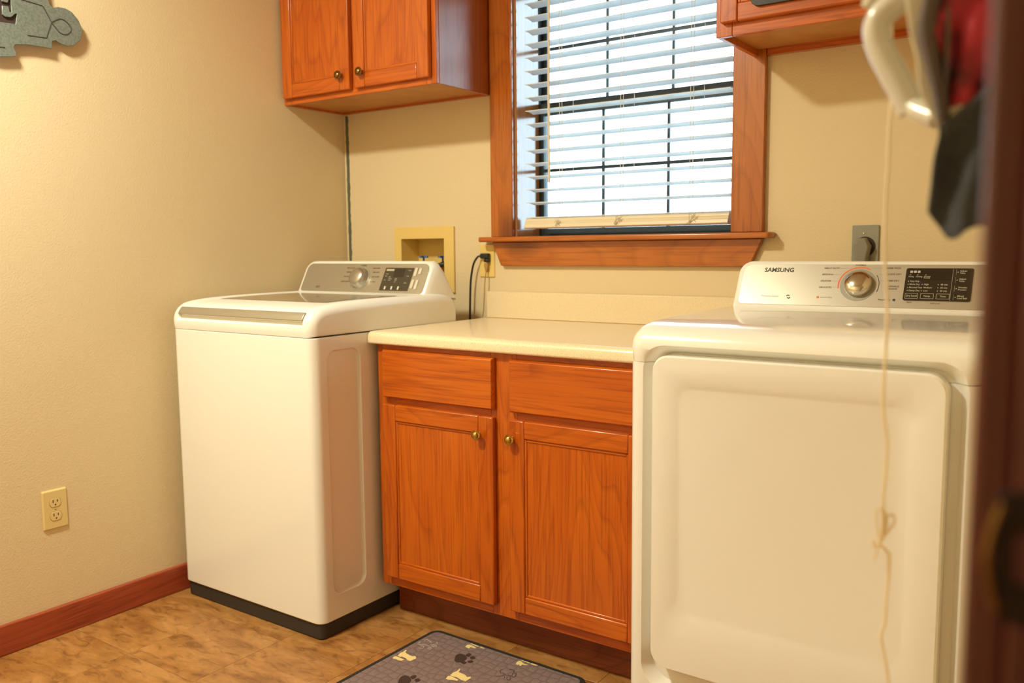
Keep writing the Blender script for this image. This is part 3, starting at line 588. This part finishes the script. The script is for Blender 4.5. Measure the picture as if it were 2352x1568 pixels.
# washing machine supply box
wbx = thing('laundry_outlet_box', (.415, 0, 1.0), 'yellowed plastic laundry supply box recessed in the wall behind the washing machine', 'outlet box')
obj('flange', diff(bx(.268, .566, -.009, -.0005, 1.000, 1.249), bx(.3035, .5185, -.05, .05, 1.048, 1.2035)), M['yellow'], wbx, bevel=.002)
obj('recess', join(bx(.3005, .3035, -.0005, .098, 1.0455, 1.2055), bx(.5185, .5215, -.0005, .098, 1.0455, 1.2055), bx(.3035, .5185, -.0005, .098, 1.0455, 1.048), bx(.3035, .5185, -.0005, .098, 1.2035, 1.2055), bx(.3035, .5185, .094, .098, 1.048, 1.2035)), M['yellow'], wbx, smooth=False)
for vx in (.372, .468):
    v = obj('valve', join(lathe([(.008, 0), (.008, .05), (.011, .052), (.011, .062), (.006, .064)], (vx, .045, 1.0485), (0, 0, 1), 16), lathe([(.0095, 0), (.0095, .03), (.012, .031), (.012, .04)], (vx, .045, 1.092), (.55, -1, -.1), 14)), M['dullbrass'], wbx)
    obj('valve_handle', join(lathe([(.004, 0), (.004, .018)], (vx, .045, 1.112), (0, 0, 1), 10), *[loft([[(vx+math.cos(a)*d-math.sin(a)*w_*s, .045+math.sin(a)*d+math.cos(a)*w_*s, zz) for s, zz in ((-1, 1.130), (1, 1.130), (1, 1.138), (-1, 1.138))] for d, w_ in ((.002, .003), (.015, .005), (.021, .004))]) for a in (0, math.pi/2, math.pi, 3*math.pi/2)]), M['blue'], v)
hz = wbx
obj('hose_coupling', lathe([(.0105, 0), (.0105, .02), (.0085, .022), (.0085, .05)], (.512, .012, 1.108), (-.9, -.32, -.16), 16), M['black'], hz)
obj('supply_hose', tube([(.467, -.004, 1.100), (.450, -.020, 1.092), (.435, -.035, 1.075), (.42, -.06, 1.03), (.41, -.08, .95), (.405, -.09, .80)], .0095, 10), M['black'], hz)
# dryer outlet
dp = thing('dryer_outlet', (2.027, 0, 1.10), 'grey square dryer outlet plate on the wall behind the dryer', 'outlet')
obj('cover_plate', bx(1.992, 2.0635, -.006, -.0005, 1.098, 1.219), M['greyplate'], dp, bevel=.002)
obj('socket_face', lathe([(.0275, 0), (.0275, .003), (.024, .0035)], (2.0275, -.005, 1.160), (0, -1, 0), 32), M['slot'], dp)
obj('screw', lathe([(.0028, 0), (.0022, .0015), (0, .0018)], (2.024, -.006, 1.1965), (0, -1, 0), 12), M['chrome'], dp)
dg_ = thing('dryer_plug', (2.02, -.03, 1.10), 'grey angled dryer plug pushed into the grey wall plate', 'plug')
obj('plug_body', loft([[(2.024+a*s, y, 1.158+b*s2) for a, b in ((-.012, .026), (.010, .026), (.023, .004), (.016, -.03), (.012, -.07), (-.014, -.07), (-.018, -.03), (-.024, .002))] for y, s, s2 in ((-.0086, 1, 1), (-.026, .98, .98), (-.033, .74, .86))]), M['greyplug'], dg_, bevel=.002)
obj('cord', tube([(2.022, -.020, 1.092), (2.02, -.022, 1.05), (2.02, -.03, .98), (2.03, -.05, .80)], .010, 10), M['greyplug'], dg_)

# ------------------------------------------------------------------ metal wall sign
sg = thing('metal_wall_sign', (.02, -1.3, 1.70), 'galvanised metal sign with cut-out letter and scrolled edge on the wall', 'sign')
R = [(-1.189, 1.9014), (-1.1864, 1.8927), (-1.1838, 1.8823), (-1.1748, 1.8734), (-1.1582, 1.8792), (-1.1368, 1.8798), (-1.1173, 1.8728), (-1.0984, 1.8527), (-1.0883, 1.8241), (-1.0969, 1.7967), (-1.1185, 1.7766), (-1.1405, 1.7719), (-1.16, 1.7763), (-1.1727, 1.7819), (-1.1827, 1.7769), (-1.1849, 1.7553), (-1.2065, 1.7562), (-1.2536, 1.7555), (-1.2891, 1.7491), (-1.2927, 1.7408), (-1.2862, 1.7252), (-1.2899, 1.7154), (-1.3321, 1.7083)]
ZM, YM = 1.9014, -1.47
right = [(-1.225, 2.09), (-1.205, 2.06), (-1.196, 2.0), (-1.192, 1.95)]+R
left = [(2*YM-y, z) for y, z in right[::-1]]
E_ = [(-1.372, 1.800), (-1.2829, 1.806), (-1.2773, 1.8349), (-1.2818, 1.8347), (-1.2947, 1.8222), (-1.3097, 1.8205), (-1.3175, 1.8251), (-1.3170, 1.8492), (-1.3002, 1.8505), (-1.2967, 1.8361), (-1.2919, 1.8365), (-1.2919, 1.8735), (-1.2967, 1.8735), (-1.3002, 1.8605), (-1.3166, 1.8605), (-1.3166, 1.885), (-1.3097, 1.890), (-1.2947, 1.888), (-1.2818, 1.877), (-1.2760, 1.877), (-1.280, 1.904), (-1.372, 1.909), (-1.372, 1.899), (-1.360, 1.895), (-1.360, 1.815), (-1.372, 1.811)]
obj('plate', diff(prism(right+left, (.0165, .022), YZ), prism(E_, (0, .05), YZ)), M['zinc'], sg, bevel=.0016, seg=2)
def line_yz(p, r=.0019, sm=True): return tube([(.0220, a, b) for a, b in p], r, 6, 5, sm)
obj('letter_shade_backing', bx(.0135, .0160, -1.380, -1.268, 1.795, 1.915), M['dark_brown_print_and_shade'], sg)  # dark sheet added behind the cut-out letter, its colour standing in for shade
obj('engraved_line', line_yz([(-1.2758, 1.8791), (-1.2577, 1.877), (-1.207, 1.8725), (-1.2015, 1.8695), (-1.1816, 1.8313), (-1.1995, 1.7839), (-1.2519, 1.7812)], sm=False), M['groove'], sg)
obj('engraved_line', line_yz([(-1.1816, 1.8313), (-1.1538, 1.8463), (-1.1313, 1.8365), (-1.1249, 1.8203), (-1.1383, 1.8049), (-1.158, 1.806), (-1.1809, 1.8298)]), M['groove'], sg)
obj('engraved_line', line_yz([(-1.3321, 1.735), (-1.322, 1.7355), (-1.3175, 1.736)]), M['groove'], sg)
obj('standoff', join(lathe([(.006, 0), (.006, .016)], (.0003, -1.23, 1.83), (1, 0, 0), 12), lathe([(.006, 0), (.006, .016)], (.0003, -1.70, 1.83), (1, 0, 0), 12)), M['zinc'], sg)

# ------------------------------------------------------------------ floor mat
fm = thing('floor_mat', (1.23, -.98, 0), 'quilted grey pet mat with paw and dog prints on the floor', 'mat')
ang = math.radians(-1.3); oc = Vector((.958, -.613))
def mp_(u, v): return (oc.x+u*math.cos(ang)-v*math.sin(ang), oc.y+u*math.sin(ang)+v*math.cos(ang))
o1 = [mp_(a, b) for a, b in rrect(0, .545, -.74, 0, .028)]
o2 = [mp_(a, b) for a, b in rrect(.012, .533, -.728, -.012, .020)]
obj('binding', diff(prism(o1, (.0003, .0115), XY), prism(o2, (.009, .05), XY)), M['matblack'], fm, bevel=.003, seg=3)
obj('quilted_top', prism(o2, (.0088, .0112), XY), M['quilt'], fm)
def pr(pts, m, name): obj(name, prism(pts, (.0111, .0118), XY), M[m], fm, smooth=False)
def shift(pts, dx, dy): return [(a+dx, b+dy) for a, b in pts]
pad = [(1.1339, -.7427), (1.1192, -.7159), (1.1224, -.6997), (1.1416, -.7008), (1.1564, -.714), (1.1583, -.7308), (1.1498, -.7456)]
toes = [[(1.1392, -.6978), (1.142, -.6838), (1.1521, -.6863), (1.1532, -.7041)], [(1.1591, -.703), (1.1618, -.6919), (1.1748, -.697), (1.1714, -.7102)], [(1.1671, -.7249), (1.1742, -.7138), (1.1842, -.7198), (1.1775, -.7296)], [(1.1556, -.7417), (1.1583, -.7308), (1.1717, -.7336), (1.1689, -.7444)]]
def soft(p): return [(q.x, q.y) for q in spline([(a, b, 0) for a, b in p+p[:1]], 4)[:-1]]
for dx, dy in ((0, 0), (-.045, -.185), (.215, -.17), (.12, -.36)):
    pr(soft(shift(pad, dx, dy)), 'dark_brown_print_and_shade', 'paw_print')
    for tt in toes: pr(soft(shift(tt, dx, dy)), 'dark_brown_print_and_shade', 'paw_print')
DOGS = [ [(0.9815, -0.8097), (0.9758, -0.7904), (0.9791, -0.7865), (0.9761, -0.7717), (0.9813, -0.7699), (0.9846, -0.7812), (0.9963, -0.7866), (1.0121, -0.7891), (1.0185, -0.7897), (1.0255, -0.7834), (1.0366, -0.7922), (1.0337, -0.8135), (1.0228, -0.8144), (1.0125, -0.8084), (0.9957, -0.8067), (0.9914, -0.8112)],
        [(0.979, -0.8293), (0.9769, -0.8177), (0.9841, -0.8145), (1.0049, -0.8168), (1.0133, -0.8159), (1.012, -0.8265), (1.0009, -0.8291), (0.9911, -0.8276), (0.986, -0.8295)],
        [(1.1781, -0.8151), (1.1757, -0.7987), (1.1791, -0.7873), (1.1764, -0.7723), (1.1801, -0.7729), (1.1863, -0.7886), (1.1944, -0.7891), (1.2097, -0.7909), (1.2223, -0.7972), (1.2295, -0.7909), (1.2343, -0.795), (1.2336, -0.8175), (1.2192, -0.8184), (1.1993, -0.8127), (1.1926, -0.8158)],
        [(1.1806, -0.8371), (1.1764, -0.8207), (1.1832, -0.8176), (1.1956, -0.8196), (1.2115, -0.8222), (1.2133, -0.8282), (1.2003, -0.8311), (1.1906, -0.8362)],
        [(1.1064, -0.657), (1.1046, -0.6462), (1.1104, -0.6389), (1.1221, -0.6413), (1.1376, -0.6446), (1.137, -0.6501), (1.1222, -0.6499), (1.1229, -0.6613), (1.1132, -0.6593)],
        [(1.1079, -0.6336), (1.1103, -0.6303), (1.1398, -0.6346), (1.1374, -0.6379)],
        [(1.1437, -0.6354), (1.146, -0.6321), (1.1606, -0.6343), (1.1582, -0.6376)],
        [(1.2891, -0.6616), (1.2858, -0.6512), (1.2867, -0.6417), (1.2946, -0.6421), (1.3082, -0.6488), (1.3203, -0.6469), (1.3187, -0.6511), (1.3063, -0.6548), (1.307, -0.6646), (1.3033, -0.6646), (1.3001, -0.6589), (1.2947, -0.6642)],
        [(1.2865, -0.6348), (1.2932, -0.6335), (1.3197, -0.6348), (1.3173, -0.6379)],
        [(1.3226, -0.6391), (1.3252, -0.6342), (1.3443, -0.6339), (1.3406, -0.6395)] ]
PALE = [ [(0.9816, -0.7236), (0.9761, -0.7134), (0.9795, -0.7093), (0.9843, -0.7228), (0.9934, -0.7174), (1.0039, -0.7138), (1.0153, -0.7131)],
        [(0.9947, -0.7269), (1.0022, -0.7236), (1.0109, -0.7298), (1.0083, -0.7366), (1.0009, -0.7399)],
        [(1.0208, -0.7196), (1.0281, -0.7182), (1.0334, -0.7265), (1.0222, -0.7272)],
        [(1.0148, -0.7065), (1.0216, -0.6985), (1.0264, -0.6901), (1.0248, -0.6842), (1.0178, -0.6819)],
        [(1.02, -0.7047), (1.0296, -0.7), (1.036, -0.7026), (1.0339, -0.7091), (1.0247, -0.7102)],
        [(0.9864, -0.6994), (0.982, -0.6882), (0.9854, -0.6842), (0.9997, -0.6888), (1.0068, -0.691)] ]
DARK = [ [(1.2867, -0.7294), (1.2781, -0.7216), (1.275, -0.713), (1.2783, -0.7093)],
        [(1.2839, -0.7492), (1.2901, -0.7465), (1.2947, -0.7405), (1.3, -0.7354), (1.306, -0.7387), (1.3102, -0.7477)],
        [(1.2915, -0.7277), (1.3053, -0.7304), (1.3174, -0.7266), (1.3183, -0.7216), (1.3136, -0.7128), (1.3162, -0.708), (1.3223, -0.7084), (1.3281, -0.7209), (1.3279, -0.727), (1.3211, -0.7256)],
        [(1.2942, -0.7), (1.3013, -0.6953), (1.3105, -0.6998), (1.3106, -0.7042)],
        [(1.3115, -0.735), (1.3176, -0.7457), (1.3261, -0.7473), (1.3241, -0.7383), (1.3175, -0.731)] ]
for p in DOGS: pr(p, 'yel_print', 'dog_print')
for p in DOGS[2:4]:
    pr(shift(p, .2, -.13), 'yel_print', 'dog_print'); pr(shift(p, .02, -.3), 'yel_print', 'dog_print')
for p in PALE: obj('outline_print', tube([(a, b, .0114) for a, b in p], .0008, 5, 4), M['pale_line'], fm)
for p in DARK: obj('outline_print', tube([(a, b, .0114) for a, b in p], .0008, 5, 4), M['dark_brown_print_and_shade'], fm)

# ------------------------------------------------------------------ doorway on the right
dj = thing('door_1', (RX+.06, DY1, 0), 'dark stained doorway jamb with brass strike plate in the foreground', 'door frame', kind='structure')
JY = -2.15
obj('jamb_board', bx(2.5848, RX+.121, JY, DY1+.0005, 0, 2.045), M['darkwood'], dj, bevel=.002)
obj('jamb_board', bx(RX-.0005, RX+.121, DY0, DY0+.02, 0, 2.045), M['darkwood'], dj, bevel=.002)
obj('head_board', bx(RX-.0005, RX+.121, DY0, DY1, 2.045, 2.06), M['darkwood'], dj)
obj('door_stop', bx(2.612, 2.650, JY-.011, JY+.0005, 0, 2.045), M['darkwood'], dj, bevel=.003)
obj('casing', bx(2.5675, 2.5848, JY+.004, JY+.070, 0, 2.11), M['darkwood'], dj, bevel=.004, seg=3)
obj('casing', bx(2.5675, 2.5848, DY0-.05, DY0+.016, 0, 2.11), M['darkwood'], dj, bevel=.004)
obj('strike_plate', diff(prism(rrect(2.5795, 2.604, 1.0045, 1.0615, .006), (JY-.0022, JY+.001), XZ), bx(2.585, 2.597, JY-.05, JY+.05, 1.022, 1.044)), M['darkplate'], dj, bevel=.0005)
obj('strike_lip', tube([(2.5815, JY-.0025, 1.0095), (2.5790, JY-.0035, 1.018), (2.5775, JY-.004, 1.027), (2.5770, JY-.0045, 1.033), (2.5775, JY-.004, 1.039), (2.5790, JY-.0035, 1.047), (2.5815, JY-.0025, 1.0555)], .0020, 8, 4), M['dullbrass'], dj)

# ------------------------------------------------------------------ ironing board on the right wall
ib = thing('ironing_board', (2.50, -1.70, 1.17), 'cream ironing board hung beside the doorway with a curved white tube leg', 'ironing board')
stp = [(2.4602, 1.3684), (2.462, 1.352), (2.465, 1.3328), (2.4705, 1.3134), (2.4724, 1.2931), (2.4752, 1.2828), (2.4853, 1.263), (2.491, 1.2513), (2.491, 1.2663), (2.4856, 1.2867), (2.4788, 1.3124), (2.4733, 1.3317), (2.4735, 1.3428), (2.4785, 1.3506), (2.4837, 1.3645)]
obj('board_edge', prism([(2.4590, 1.44), (2.4600, 1.56), (2.4600, 1.75), (2.489, 1.75), (2.489, 1.40)][::-1]+stp, (-1.775, -1.50), XZ), M['bracket'], ib, bevel=.002)
obj('leg_tube', tube([(2.485, -1.700, 1.52), (2.478, -1.708, 1.45), (2.464, -1.715, 1.395), (2.4455, -1.72, 1.3765), (2.4320, -1.72, 1.3663), (2.4275, -1.72, 1.3563), (2.4285, -1.72, 1.3441), (2.435, -1.72, 1.3285), (2.446, -1.72, 1.3071), (2.4545, -1.72, 1.2901), (2.4590, -1.72, 1.2800)], .0118, 18, 6), M['enam'], ib)
obj('leg_bracket', tube([(2.4570, -1.72, 1.2850), (2.4680, -1.73, 1.2775), (2.4840, -1.742, 1.2690)], .0095, 14, 5), M['enam'], ib)
obj('rubber_foot', lathe([(.008, 0), (.0095, .006), (.0095, .022), (.007, .026)], (2.4150, -1.700, 1.377), (.62, -.1, .75), 14), M['bracket'], ib)
cvp = [(2.4796, 1.3629), (2.4768, 1.3464), (2.4754, 1.3381), (2.4765, 1.3257), (2.4817, 1.3079), (2.4884, 1.285), (2.4926, 1.265), (2.4922, 1.2502), (2.4904, 1.233), (2.489, 1.2106), (2.4863, 1.1905)]
def cloth(z_hi, z_lo, edge, x_back, folds, name, m, hem=None):
    nz, nx = 40, 26; secs = []
    for i in range(nz+1):
        z = z_hi+(z_lo-z_hi)*i/nz
        xl = edge(z); row = []
        for j in range(nx+1):
            t = j/nx; x = xl+(x_back-xl)*t
            y = -1.778-.004*math.sin(folds[0]*t*6.28+z*folds[1])*min(1, t*5)-.006*math.sin(folds[2]*t*6.28-z*folds[3]+1)
            zz = z+(hem(x) if (hem and i == nz) else 0)
            row.append((x, y, zz))
        secs.append(row)
    bm = loft(secs, cap=False, closed=False)
    bmesh.ops.solidify(bm, geom=bm.faces[:], thickness=.003); bmesh.ops.recalc_face_normals(bm, faces=bm.faces)
    return obj(name, bm, M[m], ib, ang=60)
def edge_fn(z):
    P = cvp
    if z >= P[0][1]: return P[0][0]+min(.006, (z-P[0][1])*.3)
    for (a, za), (b, zb) in zip(P, P[1:]):
        if zb <= z <= za: return a+(b-a)*(za-z)/(za-zb)
    return P[-1][0]
cl = thing('cover_cloth', (2.52, -1.78, 1.17), 'crumpled crimson and charcoal cloth hanging over the ironing board', 'cloth')
ib_keep = ib; ib = cl
cloth(1.74, 1.272, lambda z: edge_fn(z)+.009, 2.575, (2.0, 55, 3.1, 80), 'crimson_cloth', 'red')
def low_edge(z): return edge_fn(z)
def hem(x):
    t = (x-2.486)/(2.562-2.486); return -.0055*math.sin(t*9)-(.018 if t > .2 else .018*t/.2)
ib_d = cloth(1.292, 1.1905, lambda z: edge_fn(z)+max(0, (z-1.258))*1.3+.0002, 2.575, (1.6, 30, 2.3, 40), 'charcoal_hem', 'darkcloth', hem)
ib_d.location.y -= .006
cloth(1.45, 1.262, lambda z: edge_fn(z)-.0005, 2.4965, (1.0, 10, 1.0, 10), 'dark_lining', 'lining').location.y -= .003
ib = ib_keep
# ------------------------------------------------------------------ hanging string with a bow
cp = [(2.4142, 1.4071), (2.418, 1.3776), (2.4185, 1.34), (2.4209, 1.3061), (2.4195, 1.2767), (2.4198, 1.2425), (2.4188, 1.2125), (2.419, 1.1821), (2.4195, 1.156), (2.4231, 1.1121), (2.4243, 1.0767), (2.4234, 1.0319), (2.4233, .9958), (2.4282, .9645), (2.428, .9325), (2.4266, .9), (2.4282, .877), (2.4255, .8555), (2.4322, .8475), (2.4351, .8387), (2.4332, .7936), (2.4327, .7698), (2.4294, .7547), (2.434, .7319), (2.4384, .7053), (2.4396, .6709)]
st_ = thing('hanging_string', (2.43, -1.62, .5), 'thin natural string tied in a loose bow, dangling before the dryer', 'string')
up_ = [(2.415, CH-.001), (2.416, 2.3), (2.416, 2.0), (2.414, 1.7), (2.415, 1.5)]
obj('string', tube([(a, -1.62, b) for a, b in up_+cp+[(2.437, .60), (2.436, .52)]], .0017, 8, 5), M['string'], st_)
B1 = [(2.4258, .8574), (2.4225, .8722), (2.421, .8868), (2.4235, .8926), (2.4257, .8918), (2.4272, .879), (2.4262, .861)]
B2 = [(2.4255, .8567), (2.4278, .8691), (2.4294, .8843), (2.4277, .8887), (2.4306, .8809), (2.4299, .8713), (2.426, .8574)]
B3 = [(2.426, .8568), (2.4322, .8681), (2.4372, .8767), (2.4376, .8833), (2.4353, .8859), (2.4311, .8834)]
B4 = [(2.4263, .8575), (2.4231, .8545), (2.4192, .8579), (2.4205, .8504), (2.4248, .853), (2.4229, .8466), (2.4207, .8372)]
for P, y in ((B1, -1.6235), (B2, -1.6175), (B3, -1.6165), (B4, -1.624)): obj('bow_loop', tube([(a, y, b) for a, b in P], .0013, 7, 5), M['string'], st_)

# ------------------------------------------------------------------ ceiling lamp
LX, LY = .66, -2.08
lp = thing('ceiling_light', (LX, LY, CH), 'round flush ceiling light with a glowing diffuser', 'ceiling light')
obj('housing', lathe([(.150, 0), (.150, .055), (.144, .055), (.144, .045), (.02, .045)], (LX, LY, CH-.0005), (0, 0, -1), 40), M['lampbase'], lp, ang=40)
obj('diffuser', lathe([(.143, .046), (.143, .050), (.12, .056), (.07, .060), (0, .061)], (LX, LY, CH), (0, 0, -1), 40), M['diff'], lp, ang=60)
